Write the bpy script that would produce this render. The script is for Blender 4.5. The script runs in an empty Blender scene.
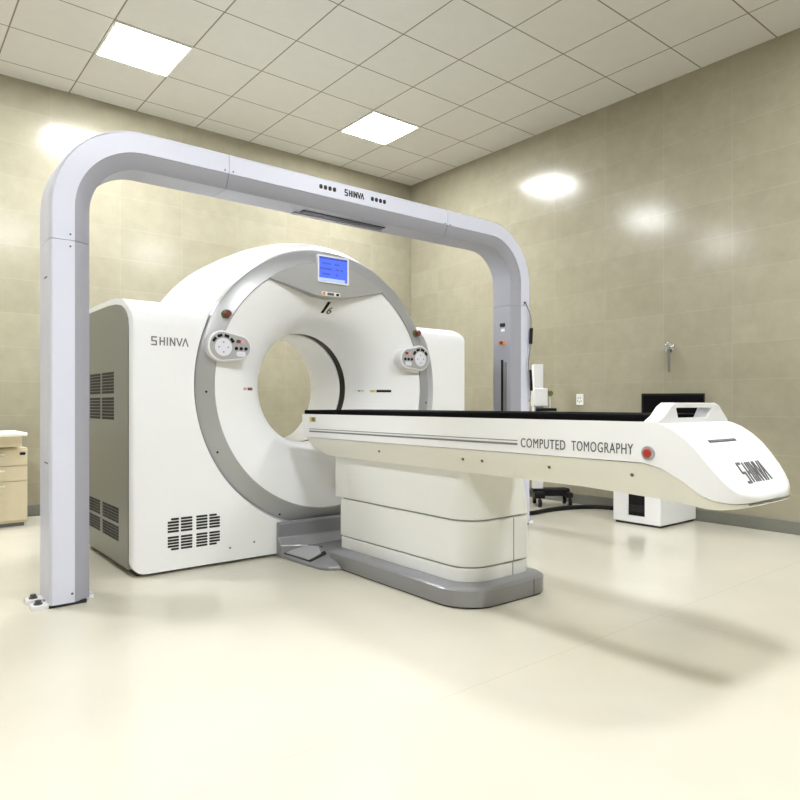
import bpy, bmesh, math, random
from mathutils import Vector, Matrix
PI = math.pi
random.seed(4)
SC = bpy.context.scene
COL = SC.collection

# ------------------------------------------------------------------ camera
cam_d = bpy.data.cameras.new('camera')
cam_d.sensor_width = 36.0
cam_d.lens = 653.0 / 800.0 * 36.0
cam_d.shift_y = 0.005
cam_d.clip_start = 0.02
cam = bpy.data.objects.new('camera', cam_d)
COL.objects.link(cam)
cam.location = (0, 0, 1.0)
cam.rotation_euler = (PI / 2, 0, -math.radians(38.85))
SC.camera = cam

# ------------------------------------------------------------------ world, exposure, lamp strength
W = bpy.data.worlds.new('world')
SC.world = W
W.use_nodes = True
W.node_tree.nodes['Background'].inputs[0].default_value = (0.9, 0.92, 1, 1)
W.node_tree.nodes['Background'].inputs[1].default_value = 0.05
SC.view_settings.view_transform = 'Standard'
SC.view_settings.look = 'None'
SC.view_settings.gamma = 1.0
SC.view_settings.use_curve_mapping = False
SC.view_settings.exposure = 0.0
SC.cycles.diffuse_bounces = 8
PANEL_STRENGTH = 92.0
PANEL_X = (-0.7, 1.7, 4.1)
PANEL_Y = (0.63, 5.43)
CEIL = 3.87
XW, YW = 5.50, 6.60            # right wall, far (left) wall
X0, Y0 = -3.0, -2.6            # walls behind the camera


# ------------------------------------------------------------------ materials
def mat(name, col, rough=0.5, metal=0.0, spec=0.5, coat=0.0, emit=None, estr=0.0, noise=0.0, nscale=40.0, bump=0.0):
    m = bpy.data.materials.new(name)
    m.use_nodes = True
    nt = m.node_tree
    b = nt.nodes['Principled BSDF']
    b.inputs['Base Color'].default_value = (*col, 1)
    b.inputs['Roughness'].default_value = rough
    b.inputs['Metallic'].default_value = metal
    b.inputs['Specular IOR Level'].default_value = spec
    b.inputs['Coat Weight'].default_value = coat
    b.inputs['Coat Roughness'].default_value = 0.08
    if emit:
        b.inputs['Emission Color'].default_value = (*emit, 1)
        b.inputs['Emission Strength'].default_value = estr
    if noise or bump:
        tc = nt.nodes.new('ShaderNodeNewGeometry')
        n = nt.nodes.new('ShaderNodeTexNoise')
        n.inputs['Scale'].default_value = nscale
        n.inputs['Detail'].default_value = 3
        nt.links.new(tc.outputs['Position'], n.inputs['Vector'])
        if noise:
            mx = nt.nodes.new('ShaderNodeMixRGB')
            mx.inputs[1].default_value = (*[c * (1 - noise) for c in col], 1)
            mx.inputs[2].default_value = (*[min(1, c * (1 + noise)) for c in col], 1)
            nt.links.new(n.outputs['Fac'], mx.inputs[0])
            nt.links.new(mx.outputs[0], b.inputs['Base Color'])
        if bump:
            bp = nt.nodes.new('ShaderNodeBump')
            bp.inputs['Strength'].default_value = bump
            bp.inputs['Distance'].default_value = 0.002
            nt.links.new(n.outputs['Fac'], bp.inputs['Height'])
            nt.links.new(bp.outputs[0], b.inputs['Normal'])
    return m


def tile_mat(name, axis, col_a, col_b, joint, bw, bh, mortar, phase, rough, mottled, nscale, spec=0.5, bumpy=0.0):
    """stack-bonded tiles in world metres: axis 'x','y' for walls (with z), 'f' for floor/ceiling"""
    m = bpy.data.materials.new(name)
    m.use_nodes = True
    nt = m.node_tree
    N, L = nt.nodes, nt.links
    b = N['Principled BSDF']
    g = N.new('ShaderNodeNewGeometry')
    sp = N.new('ShaderNodeSeparateXYZ')
    L.new(g.outputs['Position'], sp.inputs[0])
    cb = N.new('ShaderNodeCombineXYZ')
    srcs = {'x': ('X', 'Z'), 'y': ('Y', 'Z'), 'f': ('X', 'Y')}[axis]
    for i, s in enumerate(srcs):
        ad = N.new('ShaderNodeMath')
        ad.operation = 'ADD'
        ad.inputs[1].default_value = 60.0 - phase[i]
        L.new(sp.outputs[s], ad.inputs[0])
        L.new(ad.outputs[0], cb.inputs[i])
    br = N.new('ShaderNodeTexBrick')
    br.offset = 0.0
    br.squash = 1.0
    br.inputs['Scale'].default_value = 1.0
    br.inputs['Brick Width'].default_value = bw
    br.inputs['Row Height'].default_value = bh
    br.inputs['Mortar Size'].default_value = mortar
    br.inputs['Mortar Smooth'].default_value = 0.1
    br.inputs['Bias'].default_value = 0.0
    br.inputs['Color1'].default_value = (*col_a, 1)
    br.inputs['Color2'].default_value = (*col_b, 1)
    br.inputs['Mortar'].default_value = (*joint, 1)
    L.new(cb.outputs[0], br.inputs['Vector'])
    n = N.new('ShaderNodeTexNoise')
    n.inputs['Scale'].default_value = nscale
    n.inputs['Detail'].default_value = 6
    n.inputs['Roughness'].default_value = 0.65
    L.new(g.outputs['Position'], n.inputs['Vector'])
    mp = N.new('ShaderNodeMapRange')
    mp.inputs[1].default_value = 0.3
    mp.inputs[2].default_value = 0.7
    mp.inputs[3].default_value = 1 - mottled
    mp.inputs[4].default_value = 1 + mottled
    L.new(n.outputs['Fac'], mp.inputs[0])
    vm = N.new('ShaderNodeVectorMath')
    vm.operation = 'SCALE'
    L.new(br.outputs['Color'], vm.inputs[0])
    L.new(mp.outputs[0], vm.inputs['Scale'])
    L.new(vm.outputs[0], b.inputs['Base Color'])
    b.inputs['Roughness'].default_value = rough
    b.inputs['Specular IOR Level'].default_value = spec
    if bumpy:
        bp = N.new('ShaderNodeBump')
        bp.inputs['Strength'].default_value = bumpy
        bp.inputs['Distance'].default_value = 0.003
        bp.invert = True
        L.new(br.outputs['Fac'], bp.inputs['Height'])
        L.new(bp.outputs[0], b.inputs['Normal'])
    return m


WALL_A, WALL_B, WALL_J = (0.35, 0.325, 0.24), (0.325, 0.30, 0.22), (0.385, 0.36, 0.272)
M = {
    'wall_x': tile_mat('khaki_wall_tiles_a', 'x', WALL_A, WALL_B, WALL_J, 0.6, 0.3, 0.002, (0.05, 0.0), 0.18, 0.065, 7.0, 0.36, 0.06),
    'wall_y': tile_mat('khaki_wall_tiles_b', 'y', WALL_A, WALL_B, WALL_J, 0.6, 0.3, 0.002, (0.07, 0.0), 0.18, 0.065, 7.0, 0.36, 0.06),
    'ceiling': tile_mat('ceiling_tiles', 'f', (0.70, 0.69, 0.65), (0.685, 0.675, 0.635), (0.25, 0.24, 0.2), 0.6, 0.6, 0.006, (0.2, 0.33), 0.7, 0.02, 8.0, 0.2, 0.4),
    'floor': tile_mat('cream_vinyl', 'f', (0.64, 0.612, 0.515), (0.635, 0.607, 0.51), (0.52, 0.505, 0.42), 6.0, 2.0, 0.0016, (2.9, 1.637), 0.16, 0.025, 1.6, 0.45),
    'base': mat('baseboard_grey', (0.17, 0.17, 0.145), 0.35, noise=0.08),
    'white': mat('white_enamel', (0.86, 0.87, 0.89), 0.28, coat=0.2, noise=0.01),
    'cream': mat('cream_plastic', (0.80, 0.79, 0.72), 0.35, noise=0.015),
    'pale': mat('pale_grey_white', (0.87, 0.88, 0.87), 0.32, noise=0.01),
    'lav': mat('lavender_white_paint', (0.68, 0.70, 0.83), 0.35, noise=0.01),
    'lavgrey': mat('arch_grey_paint', (0.35, 0.355, 0.41), 0.38, noise=0.02),
    'silver': mat('silver_paint', (0.42, 0.425, 0.43), 0.34, metal=0.35, noise=0.05, nscale=500),
    'steel': mat('plinth_grey_paint', (0.30, 0.305, 0.325), 0.28, metal=0.4, noise=0.05, nscale=400),
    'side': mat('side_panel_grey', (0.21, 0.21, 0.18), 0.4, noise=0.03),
    'dark': mat('dark_gap', (0.02, 0.02, 0.02), 0.6, noise=0.1),
    'black': mat('black_plastic', (0.006, 0.006, 0.007), 0.4, spec=0.25, noise=0.1),
    'mat': mat('black_vinyl', (0.005, 0.005, 0.0055), 0.85, spec=0.05, noise=0.1),
    'ink': mat('grey_print', (0.10, 0.10, 0.11), 0.5, noise=0.02),
    'ink2': mat('mid_grey_print', (0.2, 0.2, 0.21), 0.5, noise=0.02),
    'face': mat('keypad_grey', (0.40, 0.40, 0.41), 0.45, noise=0.03),
    'dial': mat('dial_white', (0.72, 0.73, 0.80), 0.4, noise=0.02),
    'red': mat('red_button', (0.42, 0.03, 0.025), 0.3, noise=0.05),
    'maroon': mat('maroon_button', (0.16, 0.045, 0.03), 0.35, noise=0.05),
    'orange': mat('orange_plastic', (0.75, 0.3, 0.10), 0.4, noise=0.05),
    'olive': mat('olive_plastic', (0.16, 0.16, 0.05), 0.4, noise=0.05),
    'yellow': mat('yellow_label', (0.62, 0.58, 0.2), 0.5, noise=0.05),
    'pink': mat('pink_label', (0.75, 0.35, 0.38), 0.5, noise=0.05),
    'screen': mat('blue_screen', (0.02, 0.03, 0.2), 0.3, emit=(0.08, 0.17, 0.85), estr=1.0, noise=0.02),
    'screentxt': mat('screen_text', (0.02, 0.03, 0.2), 0.4, emit=(0.03, 0.06, 0.42), estr=1.0, noise=0.02),
    'screenbar': mat('screen_bar', (0.2, 0.25, 0.5), 0.4, emit=(0.35, 0.45, 0.95), estr=1.0, noise=0.02),
    'wood': mat('cream_laminate', (0.68, 0.60, 0.43), 0.4, noise=0.04, nscale=25),
    'chrome': mat('chrome', (0.75, 0.75, 0.74), 0.2, metal=1.0, noise=0.02),
    'lamp': mat('lamp_diffuser', (0.9, 0.9, 0.9), 0.5, emit=(0.97, 0.99, 1.02), estr=PANEL_STRENGTH, noise=0.01),
    'frame': mat('lamp_frame', (0.8, 0.8, 0.78), 0.4, noise=0.01),
    'outlet': mat('white_switch_plastic', (0.82, 0.82, 0.80), 0.35, noise=0.01),
}


# ------------------------------------------------------------------ mesh helpers
def box(bm, lo, hi):
    vs = [bm.verts.new((x, y, z)) for x in (lo[0], hi[0]) for y in (lo[1], hi[1]) for z in (lo[2], hi[2])]
    for f in ((0, 1, 3, 2), (4, 6, 7, 5), (0, 4, 5, 1), (2, 3, 7, 6), (0, 2, 6, 4), (1, 5, 7, 3)):
        bm.faces.new([vs[i] for i in f])
    return bm


def obox(bm, c, ax, ay, az, sx, sy, sz):
    c, ax, ay, az = Vector(c), Vector(ax).normalized(), Vector(ay).normalized(), Vector(az).normalized()
    vs = [bm.verts.new(c + ax * (i * sx / 2) + ay * (j * sy / 2) + az * (k * sz / 2)) for i in (-1, 1) for j in (-1, 1) for k in (-1, 1)]
    for f in ((0, 1, 3, 2), (4, 6, 7, 5), (0, 4, 5, 1), (2, 3, 7, 6), (0, 2, 6, 4), (1, 5, 7, 3)):
        bm.faces.new([vs[i] for i in f])
    return bm


def prism(bm, pts, axis, a0, a1):
    """pts in the plane across axis: 'x' -> (y,z), 'y' -> (x,z), 'z' -> (x,y)"""
    def P(p, a):
        return {'x': (a, p[0], p[1]), 'y': (p[0], a, p[1]), 'z': (p[0], p[1], a)}[axis]
    A = [bm.verts.new(P(p, a0)) for p in pts]
    B = [bm.verts.new(P(p, a1)) for p in pts]
    n = len(pts)
    bm.faces.new(A)
    bm.faces.new(B[::-1])
    for i in range(n):
        bm.faces.new((A[i], A[(i + 1) % n], B[(i + 1) % n], B[i]))
    return bm


def loft(bm, rings, cap=True, closed_rings=True):
    R = [[bm.verts.new(p) for p in r] for r in rings]
    n = len(R[0])
    for a, b in zip(R[:-1], R[1:]):
        for i in range(n if closed_rings else n - 1):
            j = (i + 1) % n
            bm.faces.new((a[i], a[j], b[j], b[i]))
    if cap:
        bm.faces.new(R[0][::-1])
        bm.faces.new(R[-1])
    return bm


def rrect(x0, x1, y0, y1, r, n=6):
    """rounded rectangle, r = one radius or (x0y0, x1y0, x1y1, x0y1)"""
    if not isinstance(r, (tuple, list)):
        r = (r,) * 4
    out = []
    for (cx, cy, sx, sy, a0), rr in zip(((x0, y0, 1, 1, PI), (x1, y0, -1, 1, 1.5 * PI), (x1, y1, -1, -1, 0), (x0, y1, 1, -1, 0.5 * PI)), r):
        if rr <= 0:
            out.append((cx, cy))
            continue
        for k in range(n + 1):
            a = a0 + k * PI / 2 / n
            out.append((cx + sx * rr + rr * math.cos(a), cy + sy * rr + rr * math.sin(a)))
    return out


def lathe(bm, prof, cx, cz, seg=128, close=True):
    """turn (radius, y) about the horizontal axis through (cx, cz) running along y"""
    rings = []
    for k in range(seg):
        a = 2 * PI * k / seg
        rings.append([bm.verts.new((cx + r * math.cos(a), y, cz + r * math.sin(a))) for r, y in prof])
    n = len(prof)
    for k in range(seg):
        A, B = rings[k], rings[(k + 1) % seg]
        for i in range(n if close else n - 1):
            j = (i + 1) % n
            bm.faces.new((A[i], A[j], B[j], B[i]))
    return bm


def disc(bm, c, axis, r, h, seg=24, r2=None):
    """a short cylinder from point c along axis by h"""
    c, d = Vector(c), Vector(axis).normalized()
    u = d.orthogonal().normalized()
    v = d.cross(u)
    r2 = r if r2 is None else r2
    A = [bm.verts.new(c + (u * math.cos(2 * PI * k / seg) + v * math.sin(2 * PI * k / seg)) * r) for k in range(seg)]
    B = [bm.verts.new(c + d * h + (u * math.cos(2 * PI * k / seg) + v * math.sin(2 * PI * k / seg)) * r2) for k in range(seg)]
    bm.faces.new(A[::-1])
    bm.faces.new(B)
    for k in range(seg):
        j = (k + 1) % seg
        bm.faces.new((A[k], A[j], B[j], B[k]))
    return bm


def tube(bm, pts, r, seg=10, sub=6):
    P = [Vector(p) for p in pts]
    if sub > 1 and len(P) > 2:
        Q = []
        for i in range(len(P) - 1):
            p0, p1, p2, p3 = P[max(i - 1, 0)], P[i], P[i + 1], P[min(i + 2, len(P) - 1)]
            for k in range(sub):
                t = k / sub
                Q.append(0.5 * ((2 * p1) + (p2 - p0) * t + (2 * p0 - 5 * p1 + 4 * p2 - p3) * t * t + (3 * p1 - p0 - 3 * p2 + p3) * t ** 3))
        Q.append(P[-1])
        P = Q
    rings = []
    u = None
    for i, p in enumerate(P):
        d = (P[min(i + 1, len(P) - 1)] - P[max(i - 1, 0)]).normalized()
        u = d.orthogonal().normalized() if u is None else (u - d * u.dot(d)).normalized()
        v = d.cross(u)
        rings.append([p + (u * math.cos(2 * PI * k / seg) + v * math.sin(2 * PI * k / seg)) * r for k in range(seg)])
    return loft(bm, rings)


def finish(o, smooth=35, bevel=0.0, seg=2):
    me = o.data
    for p in me.polygons:
        p.use_smooth = True
    me.set_sharp_from_angle(angle=math.radians(smooth))
    if bevel:
        md = o.modifiers.new('bevel', 'BEVEL')
        md.width = bevel
        md.segments = seg
        md.limit_method = 'ANGLE'
        md.angle_limit = math.radians(40)
    return o


def root_of(o):
    while o.parent:
        o = o.parent
    return o


def obj(name, bm, m, parent=None, smooth=35, bevel=0.0, label=None, seg=2):
    """link a bmesh (built in world metres) as one mesh object"""
    bmesh.ops.recalc_face_normals(bm, faces=bm.faces[:])
    me = bpy.data.meshes.new(name)
    if parent:
        bmesh.ops.translate(bm, verts=bm.verts[:], vec=-root_of(parent).location)
    bm.to_mesh(me)
    bm.free()
    o = bpy.data.objects.new(name, me)
    COL.objects.link(o)
    me.materials.append(M[m])
    if parent:
        o.parent = parent
    if label:
        o['label'] = label
    return finish(o, smooth, bevel, seg)


def thing(name, label, cat, loc, group=None):
    o = bpy.data.objects.new(name, None)
    COL.objects.link(o)
    o.empty_display_size = 0.1
    o.location = loc
    o['label'] = label
    o['category'] = cat
    if group:
        o['group'] = group
    return o


def tag(o, label, cat, group=None):
    o['label'] = label
    o['category'] = cat
    if group:
        o['group'] = group
    return o


def struct(name, bm, m, **k):
    o = obj(name, bm, m, **k)
    o['kind'] = 'structure'
    return o


def nb():
    return bmesh.new()


def boolean(base, ops):
    """combine closed bmeshes; returns a bmesh"""
    tmp = []

    def mk(bm):
        bmesh.ops.recalc_face_normals(bm, faces=bm.faces[:])
        me = bpy.data.meshes.new('t')
        bm.to_mesh(me)
        bm.free()
        o = bpy.data.objects.new('t', me)
        COL.objects.link(o)
        tmp.append(o)
        return o
    b = mk(base)
    for kind, bm in ops:
        c = mk(bm)
        md = b.modifiers.new('b', 'BOOLEAN')
        md.operation = kind
        md.solver = 'EXACT'
        md.object = c
    dg = bpy.context.evaluated_depsgraph_get()
    dg.update()
    me = bpy.data.meshes.new_from_object(b.evaluated_get(dg))
    out = nb()
    out.from_mesh(me)
    for o in tmp:
        d = o.data
        bpy.data.objects.remove(o)
        bpy.data.meshes.remove(d)
    bpy.data.meshes.remove(me)
    return out


def text_bm(s, right, up, origin, width, height, depth=0.002, bold=0.012, spacing=1.0):
    """lettering from the built-in font, stretched to width x height, lower-left corner at origin"""
    cu = bpy.data.curves.new('t', 'FONT')
    cu.body = s
    cu.size = 1.0
    cu.offset = bold
    cu.extrude = 0.05
    cu.space_character = spacing
    cu.resolution_u = 4
    o = bpy.data.objects.new('t', cu)
    COL.objects.link(o)
    dg = bpy.context.evaluated_depsgraph_get()
    dg.update()
    me = bpy.data.meshes.new_from_object(o.evaluated_get(dg))
    bm = nb()
    bm.from_mesh(me)
    bpy.data.objects.remove(o)
    bpy.data.curves.remove(cu)
    bpy.data.meshes.remove(me)
    xs = [v.co.x for v in bm.verts]
    ys = [v.co.y for v in bm.verts]
    right, up = Vector(right).normalized(), Vector(up).normalized()
    nrm = right.cross(up)
    x0, x1, y0, y1 = min(xs), max(xs), min(ys), max(ys)
    for v in bm.verts:
        p = v.co.copy()
        v.co = Vector(origin) + right * ((p.x - x0) / (x1 - x0) * width) + up * ((p.y - y0) / (y1 - y0) * height) + nrm * (p.z / 0.05 * depth)
    return bm


LOGO = (((0.72, 1), (0.05, 1)), ((0.05, 1), (0.05, .55)), ((0.05, .5), (0.68, .5)), ((0.68, .45), (0.68, 0)), ((0.72, 0), (0.0, 0)),
        ((1.25, 0), (1.25, 1)), ((1.25, .5), (1.85, .5)), ((1.85, 0), (1.85, 1)),
        ((2.3, 0), (2.3, 1)),
        ((2.75, 0), (2.75, 1)), ((2.75, 1), (3.4, 0)), ((3.4, 0), (3.4, 1)),
        ((3.7, 1), (4.1, 0)), ((4.1, 0), (4.5, 1)),
        ((4.6, 0), (5.0, 1)), ((5.0, 1), (5.4, 0)))


def logo_bm(right, up, origin, width, height, depth=0.002, stroke=0.2):
    bm = nb()
    right, up = Vector(right).normalized(), Vector(up).normalized()
    nrm = right.cross(up)
    kx, ky = width / 5.4, height
    for (a, b) in LOGO:
        A = Vector(origin) + right * (a[0] * kx) + up * (a[1] * ky)
        B = Vector(origin) + right * (b[0] * kx) + up * (b[1] * ky)
        d = (B - A)
        s = d.cross(nrm).normalized()
        obox(bm, (A + B) / 2, d, s, nrm, d.length + stroke * height * 0.5, stroke * height, depth * 2)
    return bm


# ================================================================== THE ROOM
struct('floor', box(nb(), (X0 - .1, Y0 - .1, -0.1), (XW + .1, YW + .1, 0)), 'floor')
struct('ceiling', box(nb(), (X0 - .1, Y0 - .1, CEIL), (XW + .1, YW + .1, CEIL + .1)), 'ceiling')
struct('wall_left', box(nb(), (X0 - .1, YW, 0), (XW + .1, YW + .1, CEIL)), 'wall_x')
struct('wall_right', box(nb(), (XW, Y0 - .1, 0), (XW + .1, YW, CEIL)), 'wall_y')
struct('wall_back', box(nb(), (X0 - .1, Y0 - .1, 0), (XW, Y0, CEIL)), 'wall_x')
struct('wall_side', box(nb(), (X0 - .1, Y0, 0), (X0, YW, CEIL)), 'wall_y')
struct('baseboard_left', box(nb(), (X0, YW - .015, 0), (XW, YW, .1)), 'base', bevel=.004)
struct('baseboard_right', box(nb(), (XW - .015, Y0, 0), (XW, YW - .015, .1)), 'base', bevel=.004)

PLAB = {(4.1, 5.43): 'square lit ceiling panel seen above the middle of the white portal frame',
        (1.7, 5.43): 'square lit ceiling panel above the left end of the portal frame',
        (-0.7, 5.43): 'square lit ceiling panel far out to the left by the tiled wall',
        (4.1, 0.63): 'square lit ceiling panel near the right wall, level with the camera',
        (1.7, 0.63): 'square lit ceiling panel overhead, nearest to the camera',
        (-0.7, 0.63): 'square lit ceiling panel behind the camera on the left'}
for (px, py), lab in PLAB.items():
    t = thing('ceiling_light', lab, 'ceiling light', (px, py, CEIL), 'lit panels in the tiled ceiling')
    fr = boolean(box(nb(), (px - .3, py - .3, CEIL - .012), (px + .3, py + .3, CEIL + .004)),
                 [('DIFFERENCE', box(nb(), (px - .28, py - .28, CEIL - .1), (px + .28, py + .28, CEIL + .1)))])
    obj('lamp_frame', fr, 'frame', t)
    obj('diffuser', box(nb(), (px - .281, py - .281, CEIL - .008), (px + .281, py + .281, CEIL + .002)), 'lamp', t)

# ================================================================== PORTAL FRAME
AX0, AX1, AZ, AR, AY = 0.665, 4.238, 2.437, 0.46, 3.54
AD = 0.25
arch = thing('portal_frame', 'tall lavender-white portal frame with rounded corners spanning in front of the scanner', 'frame', (2.4475, AY + AD / 2, 0))


def arc_pts(cx, a0, a1, n=18):
    return [(cx + AR * math.cos(a0 + (a1 - a0) * k / n), AZ - AR + AR * math.sin(a0 + (a1 - a0) * k / n),
             math.cos(a0 + (a1 - a0) * k / n), math.sin(a0 + (a1 - a0) * k / n)) for k in range(n + 1)]


SEAM_Z, SEAM_L, SEAM_R = 1.81, 1.59, 3.305
G = 0.0015
segments = [
    ('column', [(AX0, 0.016, -1, 0), (AX0, SEAM_Z - G, -1, 0)]),
    ('corner_section', [(AX0, SEAM_Z + G, -1, 0)] + arc_pts(AX0 + AR, PI, PI / 2) + [(SEAM_L - G, AZ, 0, 1)]),
    ('crossbeam', [(SEAM_L + G, AZ, 0, 1), (SEAM_R - G, AZ, 0, 1)]),
    ('corner_section', [(SEAM_R + G, AZ, 0, 1)] + arc_pts(AX1 - AR, PI / 2, 0) + [(AX1, SEAM_Z + G, 1, 0)]),
    ('column', [(AX1, SEAM_Z - G, 1, 0), (AX1, 0.016, 1, 0)]),
]
OUT_SEC = [(0, 0.012), (0.006, 0.004), (0.012, 0), (0.112, 0), (0.112, 0.03), (0.112, AD - 0.03), (0.112, AD), (0.012, AD), (0.004, AD - .006), (0, AD - 0.014)]
IN_SEC = [(0.106, 0.004), (0.118, 0.0045), (0.186, 0.042), (0.19, 0.048), (0.19, AD - 0.012), (0.18, AD - 0.004), (0.106, AD - 0.004)]


def sweep(sec, path):
    bm = nb()
    loft(bm, [[(x - nx * o, AY + d, z - nz * o) for o, d in sec] for x, z, nx, nz in path])
    return bm


arch_parts = []
for nm, path in segments:
    p = obj(nm, sweep(OUT_SEC, path), 'lav', arch, smooth=30)
    obj('inner_trim', sweep(IN_SEC, path), 'lavgrey', p, smooth=30, label='grey inner trim')
    arch_parts.append(p)
# seam backing inside the joints
beam = arch_parts[2]
bm = nb()
box(bm, (2.15, 3.655, AZ - .195), (2.81, 3.70, AZ - .187))
obj('slot', bm, 'black', beam, label='black slot under the crossbeam')
bm = nb()
box(bm, (2.12, 3.725, AZ - .198), (2.83, 3.765, AZ - .186))
obj('slot_ledge', bm, 'lavgrey', beam)
# lettering on the crossbeam
bm = logo_bm((1, 0, 0), (0, 0, 1), (2.39, AY - .0005, 2.362), 0.15, 0.036, 0.0012, 0.22)
obj('lettering', bm, 'black', beam, label='black maker name')
for gx in (2.195, 2.60):
    for k in range(4):
        x = gx + k * 0.034
        bm = nb()
        prism(bm, rrect(x, x + .024, 2.366, 2.394, .009, 4), 'y', AY - .002, AY + .002)
        obj('mark', bm, 'black', beam, label='small black mark')
# screws near the seams
for i, (x, z) in enumerate(((0.757, 1.84), (0.757, 1.78), (1.565, 2.34), (1.615, 2.34), (3.28, 2.33), (3.33, 2.33))):
    par = arch_parts[[1, 0, 1, 2, 2, 3][i]]
    obj('screw', disc(nb(), (x, AY + .001, z), (0, -1, 0), .005, .0025, 10), 'ink', par)
obj('latch', box(nb(), (AX0 - .002, 3.60, 1.625), (AX0 + .002, 3.66, 1.632)), 'ink', arch_parts[0])
obj('latch', box(nb(), (AX0 - .002, 3.58, .705), (AX0 + .002, 3.66, .712)), 'ink2', arch_parts[0])
obj('screw', disc(nb(), (0.765, AY + .001, .06), (0, -1, 0), .006, .003, 10), 'ink', arch_parts[0])
# feet
for (cx, s, nx0, nx1) in ((AX0, -1, AX0 - .075, AX0 + .05), (AX1, 1, AX1 - .05, AX1 + .075)):
    par = arch_parts[0] if s < 0 else arch_parts[4]
    obj('sole', box(nb(), (min(cx, cx - s * .17), AY + .015, 0), (max(cx, cx - s * .17), AY + AD - .015, .018)), 'dark', par, label='dark sole')
    for yy in (AY + .02, AY + .15):
        f = obj('foot_plate', prism(nb(), rrect(nx0, nx1, yy, yy + .075, .012, 3), 'z', 0, .02), 'white', par, bevel=.002)
        bx = nx0 + .035 if s < 0 else nx1 - .035
        b = nb()
        disc(b, (bx, yy + .038, .02), (0, 0, 1), .02, .006, 16)
        disc(b, (bx, yy + .038, .026), (0, 0, 1), .014, .014, 6)
        obj('bolt', b, 'ink', f, label='dark bolt')
    ix = cx - s * .19
    f = obj('foot_plate', prism(nb(), rrect(min(ix - s * .03, ix + s * .02), max(ix - s * .03, ix + s * .02), AY + .07, AY + .16, .01, 3), 'z', 0, .02), 'white', par, bevel=.002)
# controls on the inside of the right column
IX = AX1 - 0.19
rc = arch_parts[4]
obj('button', prism(nb(), rrect(3.645, 3.70, 1.637, 1.668, .012, 4), 'x', IX - .008, IX + .002), 'black', rc, bevel=.002, label='black button')
obj('label_plate', prism(nb(), rrect(3.65, 3.69, 1.598, 1.622, .003, 3), 'x', IX - .002, IX + .002), 'white', rc)
obj('collar', prism(nb(), rrect(3.63, 3.715, 1.488, 1.522, .016, 6), 'x', IX - .006, IX + .002), 'orange', rc, label='orange collar')
obj('knob', disc(nb(), (IX - .005, 3.678, 1.505), (-1, 0, 0), .014, .018, 16), 'maroon', rc, bevel=.002, label='dark red knob')
obj('slider_track', box(nb(), (IX - .0015, 3.665, .45), (IX + .002, 3.69, 1.365)), 'black', rc, label='black slider slot')
obj('slider_scale', box(nb(), (IX - .0025, 3.628, .45), (IX + .002, 3.66, 1.345)), 'ink2', rc, label='grey scale strip')

# ================================================================== CT GANTRY
GX, GZ, GY = 2.47, 1.12, 3.85
GL, GR, GB = 1.137, 3.80, 4.97
gan = thing('ct_gantry', 'big white ring-shaped scanner with silver ring and round bore behind the portal frame', 'CT scanner', (GX, GY + .5, 0))
TOPF = [(0, 1.47), (.012, 1.522), (.04, 1.56), (.09, 1.592), (.17, 1.62), (.28, 1.636), (.46, 1.645)]
side_prof = [(GY, .018), (GB, .018), (GB, 1.5), (GB - .04, 1.58), (GB - .12, 1.635), (GB - .2, 1.645)] + [(GY + a, b) for a, b in TOPF[::-1]]
panel_prof = [(GY + .035, .05), (GB - .05, .05), (GB - .05, 1.5), (GB - .09, 1.57), (GB - .2, 1.612)] + [(GY + .035 + a * .9, b - .036) for a, b in TOPF[::-1]]
shell = boolean(prism(nb(), side_prof, 'x', GL, GR),
                [('INTERSECT', prism(nb(), rrect(GL, GR, .018, 1.7, (.085, .085, .09, .05), 8), 'y', GY - .2, GB + .2)),
                 ('INTERSECT', prism(nb(), rrect(GL, GR, GY, GB, .03, 6), 'z', -.2, 2)),
                 ('DIFFERENCE', lathe(nb(), [(.0001, GY - .3), (.966, GY - .3), (.966, GB + .3), (.0001, GB + .3)], GX, GZ, 160))])
obj('housing', shell, 'white', gan, smooth=28)
obj('base', box(nb(), (GL + .05, GY + .06, 0), (GR - .05, GB - .05, .05)), 'dark', gan, label='dark base')
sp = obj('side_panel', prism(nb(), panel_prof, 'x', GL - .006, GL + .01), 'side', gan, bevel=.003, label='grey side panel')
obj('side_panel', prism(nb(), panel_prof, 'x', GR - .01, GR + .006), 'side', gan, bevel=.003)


def vent_front(x0, x1, z0, z1, cut=None, n=5):
    bm = nb()
    h = (z1 - z0) / n
    for k in range(n):
        a, b = x0, x1
        if cut and (k == 0 and cut[1] == 'b' or k == n - 1 and cut[1] == 't'):
            if cut[0] == 'l':
                a += .02
            else:
                b -= .02
        prism(bm, rrect(a, b, z0 + k * h, z0 + k * h + h * .70, .004, 3), 'y', GY - .0015, GY + .004)
    obj('vent_grille', bm, 'dark', gan, label='dark slotted vent')


VX = [(1.345, 1.412), (1.424, 1.494), (1.518, 1.588), (1.600, 1.668)]
for i, (a, b) in enumerate(VX):
    for j, (z0, z1) in enumerate(((.135, .222), (.240, .330))):
        cut = None
        if i == 0:
            cut = ('l', 'b' if j == 0 else 't')
        if i == 3:
            cut = ('r', 'b' if j == 0 else 't')
        vent_front(a, b, z0, z1, cut)


def vent_side(y0, y1, z0, z1, nz, ny, par):
    bm = nb()
    hz, hy = (z1 - z0) / nz, (y1 - y0) / ny
    for i in range(nz):
        for j in range(ny):
            box(bm, (GL - .0085, y0 + j * hy, z0 + i * hz), (GL - .004, y0 + (j + .88) * hy, z0 + (i + .78) * hz))
    obj('vent_grille', bm, 'dark', par, label='dark slotted vent')


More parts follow.
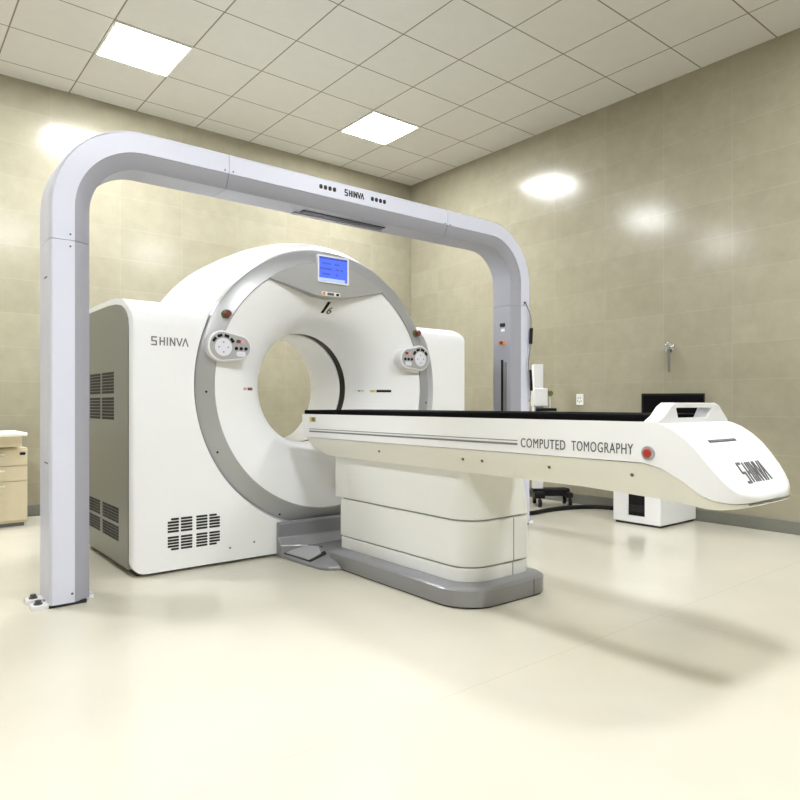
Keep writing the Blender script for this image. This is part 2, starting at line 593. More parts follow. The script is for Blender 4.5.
for (y0, y1) in ((4.17, 4.43), (4.47, 4.72)):
    vent_side(y0, y1, .905, 1.045, 7, 5, sp)
    vent_side(y0, y1, 1.065, 1.20, 7, 5, sp)
for (y0, y1) in ((4.07, 4.42), (4.48, 4.83)):
    vent_side(y0, y1, .185, .275, 5, 4, sp)
    vent_side(y0, y1, .292, .385, 5, 4, sp)

# ring: white outer shell, silver trim ring, white flared bore, black band
lathe_shell = lathe(nb(), [(.953, 3.905), (.972, 3.93), (1.005, 3.99), (1.03, 4.07), (1.048, 4.18), (1.06, 4.32), (1.063, 4.5), (1.058, 4.75), (1.03, 4.9), (.98, 4.97), (.90, 5.0), (.80, 5.0), (.80, 4.9), (.90, 4.85), (.90, 3.905)], GX, GZ, 160)
obj('ring_shell', lathe_shell, 'white', gan, smooth=30)
tr = obj('trim_ring', lathe(nb(), [(.952, 3.90), (.945, 3.885), (.93, 3.873), (.84, 3.848), (.834, 3.852), (.834, 3.95), (.95, 3.95)], GX, GZ, 160), 'silver', gan, smooth=25, label='silver ring')
cone_prof = [(.836, 3.858), (.80, 3.862), (.74, 3.874), (.68, 3.89), (.62, 3.911), (.56, 3.94), (.51, 3.975), (.47, 4.015), (.44, 4.06), (.42, 4.11), (.407, 4.165), (.402, 4.225), (.401, 4.25)]
obj('bore_cone', lathe(nb(), cone_prof + [(.43, 4.25), (.47, 4.12), (.56, 4.0), (.70, 3.95), (.836, 3.93)], GX, GZ, 160), 'white', gan, smooth=40)
obj('bore_band', lathe(nb(), [(.408, 4.24), (.408, 4.345), (.44, 4.345), (.44, 4.24)], GX, GZ, 128), 'black', gan, label='black band inside the bore')
rear = [(.401, 4.335), (.401, 4.62), (.41, 4.72), (.44, 4.80), (.50, 4.87), (.60, 4.93), (.72, 4.97), (.82, 4.985)]
obj('rear_cone', lathe(nb(), rear + [(.82, 4.995), (.70, 4.99), (.55, 4.95), (.46, 4.86), (.43, 4.72), (.43, 4.335)], GX, GZ, 128), 'white', gan, smooth=40)

# brow with the display
bw = [(-.467, 1.818)]
arc = []
a0 = math.atan2(1.818 - GZ, -.467)
for k in range(25):
    a = a0 + (PI - a0 - a0) * k / 24
    rr = .845 + .012 * math.sin(PI * k / 24)
    arc.append((GX + rr * math.cos(a), GZ + rr * math.sin(a)))
low = [(GX + .467, 1.815), (GX + .30, 1.782), (GX + .12, 1.742), (GX, 1.733), (GX - .12, 1.742), (GX - .30, 1.782), (GX - .467, 1.815)]
br = obj('display_brow', prism(nb(), arc + low[1:-1], 'y', 3.836, 3.955), 'silver', gan, bevel=.006, smooth=30, label='silver brow over the bore')
SX0, SX1, SZ0, SZ1, SY = 2.372, 2.606, 1.848, 2.015, 3.836
fr = boolean(prism(nb(), rrect(SX0 - .011, SX1 + .011, SZ0 - .011, SZ1 + .011, .005, 4), 'y', SY - .010, SY + .01),
             [('DIFFERENCE', box(nb(), (SX0, SY - .1, SZ0), (SX1, SY + .1, SZ1)))])
ds = obj('display', fr, 'white', gan, smooth=30)
obj('screen', box(nb(), (SX0 - .004, SY - .004, SZ0 - .004), (SX1 + .004, SY + .006, SZ1 + .004)), 'screen', ds, label='lit blue screen')
bm = nb()
for (r, segs) in enumerate((((.03, .10), (.13, .17)), ((.012, .11), (.14, .17), (.18, .20)), ((.03, .095), (.14, .16)))):
    z = SZ1 - .05 - r * .036
    for a, b in segs:
        n = max(2, int((b - a) / .012))
        for k in range(n):
            xa = SX0 + a + (b - a) * k / n
            box(bm, (xa, SY - .0052, z), (xa + (b - a) / n * .72, SY - .0035, z + .011))
box(bm, (SX0, SY - .0052, SZ1 - .014), (SX1, SY - .0035, SZ1))
obj('screen_text', bm, 'screentxt', ds, label='dark blue lines of text')
obj('screen_bar', box(nb(), (SX0, SY - .0052, SZ0 + .003), (SX1 - .02, SY - .0035, SZ0 + .022)), 'screenbar', ds, label='pale blue bar')
ks = obj('key_strip', prism(nb(), rrect(2.395, 2.548, 1.748, 1.776, .012, 5), 'y', 3.829, 3.84), 'pale', gan, bevel=.002)
obj('key', disc(nb(), (2.412, 3.83, 1.762), (0, -1, 0), .012, .003, 16), 'orange', ks, label='pale orange key')
obj('key', prism(nb(), rrect(2.44, 2.493, 1.753, 1.770, .003, 3), 'y', 3.826, 3.832), 'ink', ks, label='dark key')
obj('key', prism(nb(), rrect(2.513, 2.535, 1.753, 1.770, .003, 3), 'y', 3.826, 3.832), 'black', ks)


def cone_y(r):
    P = cone_prof
    for (r0, y0), (r1, y1) in zip(P[:-1], P[1:]):
        if r1 <= r <= r0:
            return y0 + (y1 - y0) * (r0 - r) / (r0 - r1)
    return P[0][1]


# slanted mark below the brow: a bold stroke and a small numeral
def cone_mark(bm, push=.003):
    for v in bm.verts:
        r = math.hypot(v.co.x - GX, v.co.z - GZ)
        v.co.y = cone_y(r) + (v.co.y - 3.9) - push
    return bm


bm = nb()
prism(bm, [(2.466, 1.646), (2.490, 1.646), (2.524, 1.722), (2.500, 1.722)], 'y', 3.899, 3.901)
obj('emblem', cone_mark(bm), 'black', gan, label='black slanted mark')
bm = text_bm('6', (1, 0, 0), (.25, 0, 1), (2.506, 3.9, 1.643), .04, .048, .001, .02)
obj('numeral', cone_mark(bm), 'olive', gan, label='small dark numeral')

# laser windows in the flare
for s in (-1, 1):
    bm = nb()
    n = 8
    r0, r1 = .505, .60
    zz = 1.098
    ring = []
    for k in range(n + 1):
        r = r0 + (r1 - r0) * k / n
        y = cone_y(r) - .002
        ring.append([(GX + s * r, y, zz - .009), (GX + s * r, y, zz + .009), (GX + s * r, y + .006, zz + .009), (GX + s * r, y + .006, zz - .009)])
    if s > 0:
        loft(bm, ring)
        obj('laser_window', bm, 'black', gan, label='black laser slit on the right of the bore')
    else:
        loft(bm, ring[2:7])
        obj('laser_window', bm, 'maroon', gan, label='dark red laser slit on the left of the bore')
    bm = nb()
    rr = [.470, .485, .50] if s > 0 else [.585, .60, .615]
    loft(bm, [[(GX + s * r, cone_y(r) - .0015, zz - .008), (GX + s * r, cone_y(r) - .0015, zz + .008), (GX + s * r, cone_y(r) + .004, zz + .008), (GX + s * r, cone_y(r) + .004, zz - .008)] for r in rr])
    obj('sticker', bm, 'yellow' if s > 0 else 'pink', gan, label='small sticker')
for rr_, mm_ in ((.415, 'olive'), (.43, 'yellow')):
    bm = nb()
    loft(bm, [[(GX + r, cone_y(r) - .002, 1.09), (GX + r, cone_y(r) - .002, 1.105), (GX + r, cone_y(r) + .004, 1.105), (GX + r, cone_y(r) + .004, 1.09)] for r in (rr_, rr_ + .007, rr_ + .013)])
    obj('sticker', bm, mm_, gan, label='small sticker')


def control_panel(cx, cz, s):
    """s = +1: the dial on the left, keys to the right; -1 mirrored"""
    def outline(grow):
        rl, rr = .098 + grow, .080 + grow
        pts = []
        for k in range(17):
            a = PI / 2 + PI * k / 16
            pts.append((cx + s * (-.045 + rl * math.cos(a)), cz + rl * math.sin(a)))
        for k in range(17):
            a = -PI / 2 + PI * k / 16
            pts.append((cx + s * (.065 + rr * math.cos(a)), cz - .004 + rr * math.sin(a)))
        return pts
    Y = 3.812
    p = obj('control_panel', prism(nb(), outline(0), 'y', Y, 3.95), 'white', gan, bevel=.008, smooth=40)
    obj('faceplate', prism(nb(), outline(-.012), 'y', Y - .003, Y + .004), 'face', p, label='grey face')
    dx = cx - s * .045
    obj('dial', disc(nb(), (dx, Y - .002, cz - .008), (0, -1, 0), .056, .006, 32), 'dial', p, bevel=.002, label='pale round dial')
    for a in range(4):
        an = a * PI / 2
        c = (dx + .030 * math.cos(an), Y - .0085, cz - .008 + .030 * math.sin(an))
        obj('arrow_key', obox(nb(), c, (1, 0, 0), (0, 1, 0), (0, 0, 1), .008, .002, .008), 'ink2', p, label='grey arrow mark')
    for an in (38, 72, 108, 142):
        a = math.radians(an)
        d = Vector((math.cos(a), 0, math.sin(a)))
        t = Vector((-math.sin(a), 0, math.cos(a)))
        c = Vector((dx, Y - .004, cz - .008)) + d * .073
        obj('key', obox(nb(), c, t, d, (0, 1, 0), .030, .017, .008), 'black', p, label='black key')
    kx = cx + s * .072
    for k in (-1, 0, 1):
        obj('key', disc(nb(), (kx + k * .032, Y - .002, cz - .012), (0, -1, 0), .0105, .006, 14), 'black', p, label='round black key')
    obj('key', prism(nb(), rrect(kx - .03, kx - .004, cz + .022, cz + .042, .004, 3), 'y', Y - .007, Y), 'maroon', p, label='dark red key')
    obj('key', prism(nb(), rrect(kx - .001, kx + .022, cz + .022, cz + .042, .004, 3), 'y', Y - .006, Y), 'pink', p, label='pink key')
    obj('key', prism(nb(), rrect(kx - .032, kx + .030, cz - .062, cz - .030, .012, 5), 'y', Y - .006, Y), 'dial', p, label='pale key')


control_panel(1.718, 1.358, 1)
control_panel(3.222, 1.352, -1)
for (x, z) in ((1.712, 1.562), (3.262, 1.545)):
    e = obj('emergency_button', disc(nb(), (x, 3.865, z), (0, -1, 0), .028, .02, 24), 'olive', gan, label='dull brown collar')
    bm = nb()
    disc(bm, (x, 3.846, z), (0, -1, 0), .014, .014, 20)
    disc(bm, (x, 3.833, z), (0, -1, 0), .026, .018, 24, .020)
    obj('mushroom_head', bm, 'maroon', e, bevel=.003, label='dark red push head')
for (x, z) in ((1.585, 1.075), (2.095, .268), (3.375, 1.01), (1.66, .70)):
    r = math.hypot(x - GX, z - GZ)
    if .84 < r < .95:
        y = 3.848 + (r - .84) / .09 * .025
        obj('screw', disc(nb(), (x, y + .003, z), (0, -1, 0), .007, .005, 12), 'black', gan)
for (x, z) in ((1.735, .10), (1.90, .115), (1.69, 1.81)):
    if z < 1:
        obj('screw', disc(nb(), (x, GY + .001, z), (0, -1, 0), .006, .003, 12), 'ink', gan)
obj('lettering', logo_bm((1, 0, 0), (0, 0, 1), (1.252, GY - .0005, 1.345), .215, .045, .0012, .17), 'ink2', gan, label='grey maker name')

# ================================================================== PATIENT TABLE
TX, TW = 2.47, 0.275
tab = thing('patient_table', 'long white scanner couch with black top on a pedestal, its rounded end to the right', 'patient table', (2.5, 2.6, 0))
# plinth and foot well
PLX0, PLX1 = 2.185, 2.825
plo = rrect(PLX0, PLX1, 2.205, 3.40, (.2, .12, 0, 0), 10)
rings = []
for (z, ins) in ((0.008, .004), (0.014, 0), (.088, .0), (.098, .012), (.1, .02)):
    pts = rrect(PLX0 + ins, PLX1 - ins, 2.205 + ins, 3.40, (.2, .12, 0, 0), 10)
    rings.append([(x, y, z) for x, y in pts])
pl = obj('plinth', loft(nb(), rings), 'steel', tab, smooth=40, label='silver grey plinth')
obj('plinth_seal', prism(nb(), rrect(PLX0 + .012, PLX1 - .012, 2.217, 3.40, (.19, .11, 0, 0), 8), 'z', 0, .012), 'dark', pl, label='dark floor seal')
obj('seam', box(nb(), (2.668, 2.2035, .012), (2.671, 2.209, .09)), 'dark', pl)
# foot well: chamfered block, riser against the gantry
o_b = [(2.085, 3.30), (2.9, 3.30), (2.9, 3.842), (2.058, 3.842), (2.07, 3.42)]
o_b = [(2.20, 3.275), (2.80, 3.275), (2.9, 3.36), (2.9, 3.842), (2.058, 3.842), (2.088, 3.375), (2.12, 3.315)]
cxm, cym = 2.48, 3.60
r0 = [(x, y, 0.0) for x, y in o_b]
r1 = [(x, y, 0.022) for x, y in o_b]


def inset(pts, d, keep_y=3.842):
    out = []
    for x, y in pts:
        nx = x + (d if x < cxm else -d)
        ny = y if y >= keep_y - .001 else y + d * .6
        out.append((nx, ny))
    return out


def xl(y):
    return 2.058 + .035 * (3.842 - y) / .52


r2 = [(2.29, 3.34, .075), (2.72, 3.34, .075), (2.75, 3.42, .075), (2.75, 3.842, .075), (xl(3.842) + .165, 3.842, .075), (xl(3.44) + .165, 3.44, .075), (xl(3.38) + .165, 3.38, .075)]
fw = obj('foot_well', loft(nb(), [r0, r1, r2]), 'steel', tab, smooth=20, bevel=.006, label='silver grey foot well')
bm = nb()
loft(bm, [[(x, 3.846, 0.0), (x, 3.72 + e, 0.0), (x, 3.72 + e, 0.075), (x, 3.80 + e * .4, .125), (x, 3.812, .21), (x, 3.822, .225), (x, 3.846, .225)] for x, e in ((2.055, .07), (2.20, 0.0), (2.76, 0.0), (2.89, .07))])
obj('riser', bm, 'steel', tab, smooth=25, bevel=.006, label='silver grey riser')
def slope(x, y):
    return .022 + .053 * min(1, max(-.1, (x - xl(y)) / .165))


big = [(xl(3.79) + .012, 3.79), (2.215, 3.775), (2.262, 3.61), (2.205, 3.47), (xl(3.48) + .012, 3.48)]
pad = [(xl(3.765) + .02, 3.765), (2.20, 3.745), (2.238, 3.61), (2.19, 3.51), (xl(3.51) + .02, 3.51)]
bm = nb()
loft(bm, [[(x, y, slope(x, y) - .02) for x, y in big], [(x, y, slope(x, y) + .003) for x, y in big]])
obj('pedal_recess', bm, 'black', fw, label='black pedal surround')
bm = nb()
loft(bm, [[(x, y, slope(x, y) - .02) for x, y in pad], [(x, y, slope(x, y) + .009) for x, y in pad]])
obj('pedal', bm, 'face', fw, bevel=.003, label='pale grey foot pedal')

# pedestal: three tiers with grooves
PX0, PX1, PY0 = 2.29, 2.775, 2.30


def tier(z0, z1, y_end0, y_end1, rad0, rad1, far, nm, label=None):
    rings = []
    for k in range(9):
        t = k / 8
        z = z0 + (z1 - z0) * t
        tt = t * t * (3 - 2 * t)
        ye = y_end0 + (y_end1 - y_end0) * tt
        rd = rad0 + (rad1 - rad0) * tt
        rings.append([(x, y, z) for x, y in rrect(PX0, PX1, ye, far, (rd, .07, .03, .03), 10)])
    return obj(nm, loft(nb(), rings), 'pale', tab, smooth=50, bevel=.004)


pc = tier(.414, .712, PY0, 2.345, .15, .035, 3.52, 'pedestal_cover')
tier(.176, .404, PY0, PY0, .15, .15, 3.46, 'pedestal_cover')
tier(.098, .167, PY0 + .006, PY0 + .006, .15, .15, 3.45, 'pedestal_cover')
bm = nb()
prism(bm, rrect(PX0 + .014, PX1 - .014, PY0 + .014, 3.44, (.14, .1, .02, .02), 10), 'z', .1, .45)
obj('pedestal_core', bm, 'face', tab, label='grey groove core')
for z0, z1, yy in ((.175, .40, PY0), (.10, .165, PY0 + .006)):
    obj('seam', box(nb(), (2.618, yy - .0012, z0), (2.622, yy + .004, z1)), 'ink2', tab)

# couch: upper shell, lower shell, end cap
top_c = [(3.75, .935), (1.30, .935), (1.265, .933), (1.23, .926), (1.19, .911), (1.145, .885), (1.10, .848), (1.06, .800), (1.035, .768), (1.01, .735), (.99, .710), (.975, .692), (.967, .680), (.966, .668)]
split_c = [(.968, .664), (.985, .664), (1.01, .667), (1.035, .672), (1.07, .684), (1.14, .727), (1.224, .768), (1.31, .785), (1.5, .785), (3.735, .785)]


US = [-1, -.97, -.92, -.85, -.76, -.65, -.5, -.35, -.18, 0, .18, .35, .5, .65, .76, .85, .92, .97, 1]


def nose(y, u):
    return y + .014 * abs(u) ** 4 * min(1, max(0, (1.3 - y) / .2))


NW = [(1.12, 1.0), (1.07, .99), (1.035, .965), (1.01, .915), (.99, .84), (.975, .74), (.966, .62)]


def nose_w(y):
    for (y0, w0), (y1, w1) in zip(NW[:-1], NW[1:]):
        if y1 <= y <= y0:
            return w0 + (w1 - w0) * (y0 - y) / (y0 - y1)
    return 1.0 if y > 1 else .62


def along(P, y):
    P = sorted(P)
    if y <= P[0][0]:
        return P[0][1]
    for (y0, z0), (y1, z1) in zip(P[:-1], P[1:]):
        if y0 <= y <= y1:
            return z0 + (z1 - z0) * (y - y0) / max(1e-6, y1 - y0)
    return P[-1][1]


BOT = [(.966, .655), (.974, .650), (.99, .645), (1.02, .641), (1.06, .640), (1.2, .648), (1.6, .664), (3.52, .672), (3.66, .72), (3.70, .775)]
YS = sorted({.966, .968, .971, .975, .982, .99, 1.0, 1.01, 1.022, 1.035, 1.05, 1.07, 1.085, 1.10, 1.12, 1.14, 1.165, 1.19, 1.21, 1.23, 1.25, 1.265, 1.285, 1.31, 1.4, 1.6, 2.2, 2.9, 3.52, 3.6, 3.66, 3.70})


def split_z(y):
    return along(split_c, y)


rings = []
for y in YS + [3.75]:
    zt, zb, w_ = along(top_c, y), split_z(y), TW * nose_w(y)
    rings.append([(TX + u * w_, nose(y, u), zt) for u in US] + [(TX + u * w_, nose(y, u), zb) for u in US[::-1]])
up = obj('couch_shell', loft(nb(), rings), 'white', tab, smooth=32, bevel=.006, seg=3)


def under_w(y, z):
    return TW - .005 - .05 * min(1, max(0, (split_z(y) - z) / .115)) ** 1.3


rings = []
for y in YS:
    zt, zb = split_z(y) - .003, min(along(BOT, y), split_z(y) - .006)
    zs = [zt + (zb - zt) * k / 4 for k in range(5)]
    L = [(TX - under_w(y, z) * nose_w(y), nose(y, -1), z) for z in zs]
    B = [(TX + u * under_w(y, zb) * nose_w(y), nose(y, u), zb) for u in US[1:-1]]
    R_ = [(TX + under_w(y, z) * nose_w(y), nose(y, 1), z) for z in zs[::-1]]
    rings.append(L + B + R_)
lo = obj('couch_underside', loft(nb(), rings), 'cream', tab, smooth=32, label='cream underside panel')
# black top
mt = prism(nb(), rrect(TX - TW + .004, TX + TW - .004, 1.312, 3.765, (.02, .02, .05, .05), 5), 'z', .934, .961)
obj('mattress', mt, 'mat', tab, bevel=.006, label='thin black top')
# push handle across the end
hp = [(-.272, .925), (-.272, .938), (-.23, .957), (-.19, .990), (-.155, 1.005), (.15, 1.005), (.185, .996), (.225, .965), (.262, .938), (.262, .925)]
ho = [(.09, .947), (.125, .986), (-.15, .986), (-.135, .947)]
han = boolean(prism(nb(), [(TX + a, b) for a, b in hp], 'y', 1.245, 1.303),
              [('DIFFERENCE', prism(nb(), [(TX + a, b) for a, b in ho], 'y', 1.0, 1.5))])
obj('push_handle', han, 'white', tab, bevel=.008, smooth=40, seg=3)


def cap_frame(y_at):
    P = top_c
    for (y0, z0), (y1, z1) in zip(P[:-1], P[1:]):
        if y1 <= y_at <= y0:
            t = (y0 - y_at) / (y0 - y1)
            d = Vector((0, y0 - y1, z0 - z1)).normalized()
            return z0 + (z1 - z0) * t, d
    return .69, Vector((0, 1, 0))


def cap_at_z(zz):
    P = top_c[2:]
    for (y0, z0), (y1, z1) in zip(P[:-1], P[1:]):
        if z1 <= zz <= z0:
            t = (z0 - zz) / (z0 - z1)
            return y0 + (y1 - y0) * t, Vector((0, y0 - y1, z0 - z1)).normalized()
    return P[-1][0], Vector((0, 0, 1))


yc, d = cap_at_z(.866)
nrm = Vector((1, 0, 0)).cross(d)
obj('label_slot', obox(nb(), Vector((2.42, nose(yc, -.2), .866)) + nrm * .001, (1, 0, 0), d, nrm, .205, .012, .004), 'ink', tab, bevel=.001, label='thin dark slot')
bm = logo_bm((1, 0, 0), (0, 1, 0), (2.36, 0, 0), .19, .06, .0015, .125)
bmesh.ops.subdivide_edges(bm, edges=bm.edges[:], cuts=3, use_grid_fill=True)
for v in bm.verts:
    s_, h_ = v.co.y, v.co.z
    zz = .728 + s_
    yy, dd = cap_at_z(zz)
    nn = Vector((1, 0, 0)).cross(dd)
    v.co = Vector((v.co.x + s_ * .12, nose(yy, (v.co.x - TX) / TW), zz)) + nn * (h_ + .001)
obj('lettering', bm, 'ink', tab, label='dark maker name on the rounded end')
# side print and fittings on the camera side
SXL = TX - TW
bm = nb()
obj('stripe', box(nb(), (SXL - .0012, 1.905, .820), (SXL + .002, 3.66, .829)), 'ink2', up, label='thicker grey stripe')
obj('stripe', box(nb(), (SXL - .0012, 1.905, .838), (SXL + .002, 3.66, .842)), 'ink2', up, label='thin grey stripe')
obj('lettering', text_bm('COMPUTED', (0, -1, 0), (0, 0, 1), (SXL - .0006, 1.885, .812), .235, .040, .0012, 0.0, 1.12), 'ink', up, label='grey printed first word')
obj('lettering', text_bm('TOMOGRAPHY', (0, -1, 0), (0, 0, 1), (SXL - .0006, 1.620, .812), .275, .040, .0012, 0.0, 1.12), 'ink', up, label='grey printed second word')
e = obj('emergency_button', disc(nb(), (SXL + .001, 1.284, .822), (-1, 0, 0), .026, .008, 28), 'face', tab, bevel=.002, label='grey button collar')
bm = nb()
disc(bm, (SXL - .004, 1.284, .822), (-1, 0, 0), .012, .006, 20)
disc(bm, (SXL - .0095, 1.284, .822), (-1, 0, 0), .018, .007, 24, .014)
obj('mushroom_head', bm, 'red', e, bevel=.003, label='red push head')
obj('sticker', box(nb(), (SXL - .001, 3.58, .885), (SXL + .002, 3.655, .917)), 'yellow', up, label='small yellow sticker')
obj('sticker', box(nb(), (SXL - .002, 3.59, .889), (SXL + .002, 3.63, .913)), 'olive', up, label='small dark green mark')
for y in (2.94, 2.267, 2.14, 1.75, 1.363):
    xx = TX - under_w(y, .735)
    obj('screw', disc(nb(), (xx + .004, y, .735), (-1, 0, -.35), .007, .006, 12), 'ink', lo)

# ================================================================== RIGHT WALL SIDE
# white cabinet with a dark panel, monitor on top
CX0, CX1, CY0, CY1, CH = 4.90, 5.47, 2.76, 3.19, .72
cab = thing('equipment_cabinet', 'low white cabinet with a black front panel standing by the right wall', 'cabinet', (5.2, 2.975, 0))
cb = boolean(box(nb(), (CX0, CY0, .02), (CX1, CY1, CH)), [('DIFFERENCE', box(nb(), (CX0 - .1, 2.90, .075), (CX0 + .02, 3.05, .265)))])
obj('body', cb, 'white', cab, bevel=.003)
obj('base', box(nb(), (CX0 + .015, CY0 + .015, 0), (CX1 - .01, CY1 - .015, .025)), 'dark', cab, label='dark strip coloured as the shadow line below')  # dark colour stands in for the shadow line under the cabinet
dp = obj('front_panel', box(nb(), (CX0 + .008, 2.901, .076), (CX0 + .02, 3.049, .264)), 'black', cab, label='black panel')
bm = nb()
for k in range(5):
    box(bm, (CX0 + .005, 2.91, .11 + k * .012), (CX0 + .009, 3.04, .115 + k * .012))
obj('vent_slats', bm, 'dark', dp)
mon = thing('monitor', 'black flat monitor turned to the table on the white cabinet', 'monitor', (5.28, 2.9, CH))
fw_, up_ = Vector((-.80, -.60, 0)), Vector((0, 0, 1))
rt_ = Vector((.60, -.80, 0))
mc = Vector((5.27, 2.86, 0.935))
bm = nb()
obox(bm, mc, rt_, fw_, up_, .50, .03, .31)
ms = obj('monitor_case', bm, 'black', mon, bevel=.004)
obj('screen', obox(nb(), mc + fw_ * .0155, rt_, fw_, up_, .47, .003, .275), 'mat', ms, label='dark screen')
bm = nb()
obox(bm, Vector((mc.x, mc.y, 0)) - fw_ * .035 + up_ * .81, rt_, fw_, up_, .06, .03, .16)
bm2 = obj('stand', bm, 'black', mon, bevel=.004)
sb = Vector((mc.x, mc.y, 0)) - fw_ * .03
obj('foot', disc(nb(), (5.30, 2.89, CH), (0, 0, 1), .10, .014, 28), 'black', mon, bevel=.003)

# wall socket
ws = thing('wall_socket', 'small white socket plate on the right wall', 'socket', (XW, 3.955, 1.0))
obj('cover_plate', prism(nb(), rrect(3.915, 3.995, .99, 1.10, .008, 4), 'x', XW - .012, XW + .001), 'outlet', ws, bevel=.003)
bm = nb()
for (y, z) in ((3.94, 1.06), (3.97, 1.06), (3.935, 1.03), (3.975, 1.03), (3.955, 1.018)):
    box(bm, (XW - .0135, y - .004, z - .008), (XW - .011, y + .004, z + .008))
obj('holes', bm, 'ink2', ws)
# wall hook with hanging rod
hk = thing('wall_fitting', 'round chrome fitting on the right wall with a thin rod hanging down', 'wall fitting', (XW, 3.01, 1.5))
obj('rosette', disc(nb(), (XW + .001, 3.01, 1.502), (-1, 0, 0), .045, .02, 28), 'chrome', hk, bevel=.004)
obj('nozzle', disc(nb(), (XW - .018, 3.01, 1.502), (-1, 0, 0), .026, .05, 20), 'chrome', hk, bevel=.004)
obj('rod', tube(nb(), [(XW - .05, 3.008, 1.49), (XW - .042, 3.0, 1.46), (XW - .035, 3.0, 1.28)], .012, 10), 'base', hk, label='grey rod')

# injector stand behind the table
IC = Vector((5.07, 4.20, 0))
RT = Vector((.779, -.627, 0))
FWD = Vector((.627, .779, 0))
ZU = Vector((0, 0, 1))
inj = thing('injector_stand', 'white upright medical stand on a black castor base behind the table', 'medical stand', (5.2, 4.22, 0))
bm = nb()
obox(bm, IC + RT * .17 + ZU * .135, RT, FWD, ZU, .36, .12, .075)
obox(bm, IC + RT * .04 + ZU * .115, RT, FWD, ZU, .10, .30, .06)
obox(bm, IC + RT * .33 + ZU * .115, RT, FWD, ZU, .07, .26, .05)
ib = obj('castor_base', bm, 'black', inj, bevel=.012)
for (a, b) in ((.04, -.13), (.04, .13), (.335, -.11), (.335, .11)):
    c = IC + RT * a + FWD * b
    cs = obj('castor', disc(nb(), c + ZU * .04 - RT * .015, RT, .04, .03, 20), 'black', inj, bevel=.004)
    obj('hub', disc(nb(), c + ZU * .04 - RT * .019, RT, .016, .038, 14), 'chrome', cs, label='chrome hub')
    obj('fork', obox(nb(), c + ZU * .078, RT, FWD, ZU, .012, .02, .03), 'black', cs)
bm = nb()
prism(bm, rrect(-.05, .05, -.05, .05, .015, 4), 'z', .15, 1.39)
bmesh.ops.transform(bm, matrix=Matrix.Translation(IC + RT * .045) @ Matrix.Rotation(math.atan2(RT.y, RT.x), 4, 'Z'), verts=bm.verts[:])
obj('post', bm, 'white', inj, bevel=.004)
obj('control_box', obox(nb(), IC + RT * .06 + ZU * 1.065 - FWD * .01, RT, FWD, ZU, .14, .14, .18), 'white', inj, bevel=.01)
obj('tray', obox(nb(), IC + RT * .11 + ZU * .945 - FWD * .05, RT, FWD, ZU, .2, .12, .03), 'black', inj, bevel=.008, label='black tray')
obj('arm', tube(nb(), [IC + RT * .10 + ZU * 1.1, IC + RT * .15 + ZU * 1.1], .012, 10, 1), 'ink2', inj)
obj('knob', disc(nb(), IC + RT * .165 + ZU * 1.105 + FWD * .03, -FWD, .028, .06, 18), 'olive', inj, bevel=.005, label='olive knob')
obj('rod', tube(nb(), [IC + RT * .168 + ZU * 1.09, IC + RT * .168 + ZU * .95], .009, 10, 1), 'outlet', inj, label='thin white rod')

# floor cable behind the table
cbl = obj('power_cable', tube(nb(), [(4.33, 3.90, .020), (4.45, 3.87, .020), (4.61, 3.83, .020), (4.93, 3.84, .020), (5.2, 3.78, .020), (5.36, 3.67, .020), (5.43, 3.5, .020)], .020, 12, 8), 'black')
tag(cbl, 'thick black cable lying on the floor behind the couch pedestal', 'cable')

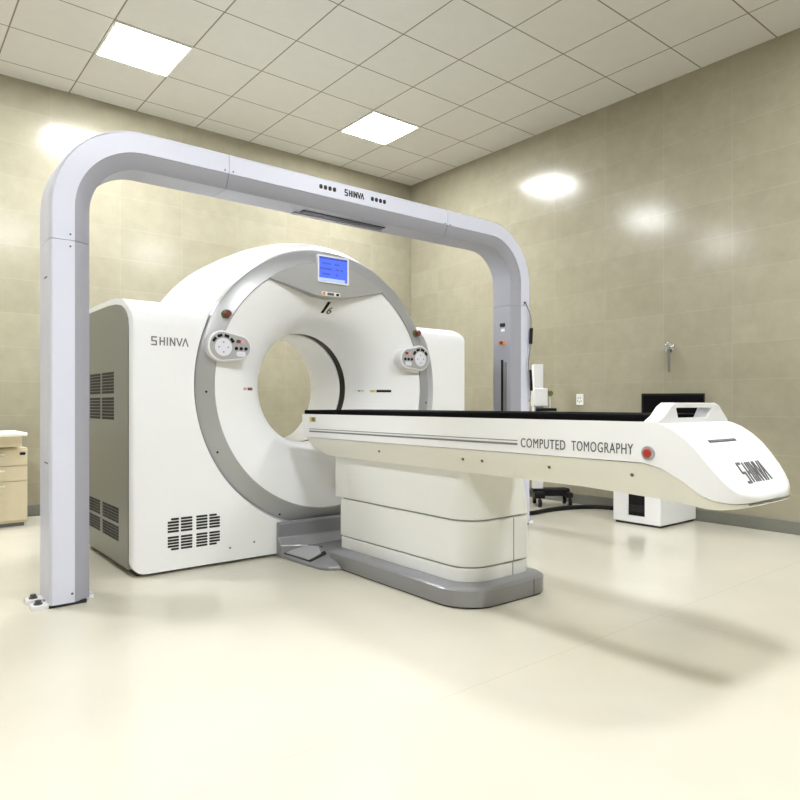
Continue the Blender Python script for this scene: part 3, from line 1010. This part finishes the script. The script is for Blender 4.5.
# signal lead hanging on the right column of the portal
ld = thing('hanging_lead', 'thin grey lead with two black plugs hanging on the right column of the portal frame', 'cable', (4.22, AY, 1.0))
pts = [(AX1 - .075, AY - .012, 1.832), (AX1 - .05, AY - .025, 1.77), (AX1 - .022, AY - .025, 1.70), (AX1 - .024, AY - .026, 1.62), (AX1 - .03, AY - .026, 1.48), (AX1 - .052, AY - .025, 1.33), (AX1 - .036, AY - .025, 1.22), (AX1 - .022, AY - .025, 1.10), (AX1 - .03, AY - .014, 1.02)]
obj('wire', tube(nb(), pts, .0045, 8, 6), 'ink2', ld)
obj('plug', tube(nb(), [(AX1 - .016, AY - .025, 1.625), (AX1 - .024, AY - .025, 1.495)], .0145, 12, 1), 'black', ld, label='black plug')
obj('plug', tube(nb(), [(AX1 - .032, AY - .026, 1.28), (AX1 - .016, AY - .026, 1.11)], .0125, 12, 1), 'black', ld, label='longer black plug')
obj('hook', disc(nb(), (AX1 - .075, AY - .0008, 1.832), (0, -1, 0), .008, .013, 12), 'ink', ld)

# ================================================================== LEFT: DESK AND DRAWERS
dr = thing('drawer_unit', 'cream three-drawer pedestal cabinet under the desk at the far left', 'drawer cabinet', (.77, 6.3, 0))
DX0, DX1, DY = .56, .985, 6.10
obj('body', box(nb(), (DX0, DY + .02, .03), (DX1, 6.46, .64)), 'wood', dr, bevel=.004)
obj('base', box(nb(), (DX0 + .02, DY + .04, 0), (DX1 - .02, 6.44, .032)), 'ink2', dr, label='dark base')
for i, (z0, z1) in enumerate(((.50, .628), (.375, .494), (.05, .369))):
    d_ = obj('drawer', box(nb(), (DX0 + .003, DY, z0), (DX1 - .003, DY + .022, z1)), 'wood', dr, bevel=.004)
    bm = nb()
    hz = z1 - .035
    tube(bm, [(.72, DY + .004, hz), (.725, DY - .02, hz), (.77, DY - .024, hz), (.81, DY - .02, hz), (.815, DY + .004, hz)], .007, 8, 4)
    obj('handle', bm, 'outlet', d_, label='pale bow handle')
    if i == 0:
        obj('lock', prism(nb(), rrect(.925, .968, .583, .606, .010, 4), 'y', DY - .006, DY + .002), 'black', d_, label='black lock')
dk = thing('desk', 'pale desk at the far left against the tiled wall, over the drawer cabinet', 'desk', (.3, 6.2, 0))
obj('desktop', prism(nb(), rrect(-.62, .955, 5.90, 6.51, .03, 4), 'z', .745, .773), 'outlet', dk, bevel=.006)
obj('apron', box(nb(), (-.55, 6.02, .655), (.93, 6.45, .745)), 'wood', dk, bevel=.003, label='cream apron box')
for x in (-.6, ):
    obj('end_panel', box(nb(), (x, 5.95, 0), (x + .03, 6.48, .745)), 'wood', dk, bevel=.003)
obj('leg', box(nb(), (.885, 6.465, 0), (.925, 6.50, .745)), 'wood', dk, bevel=.003)
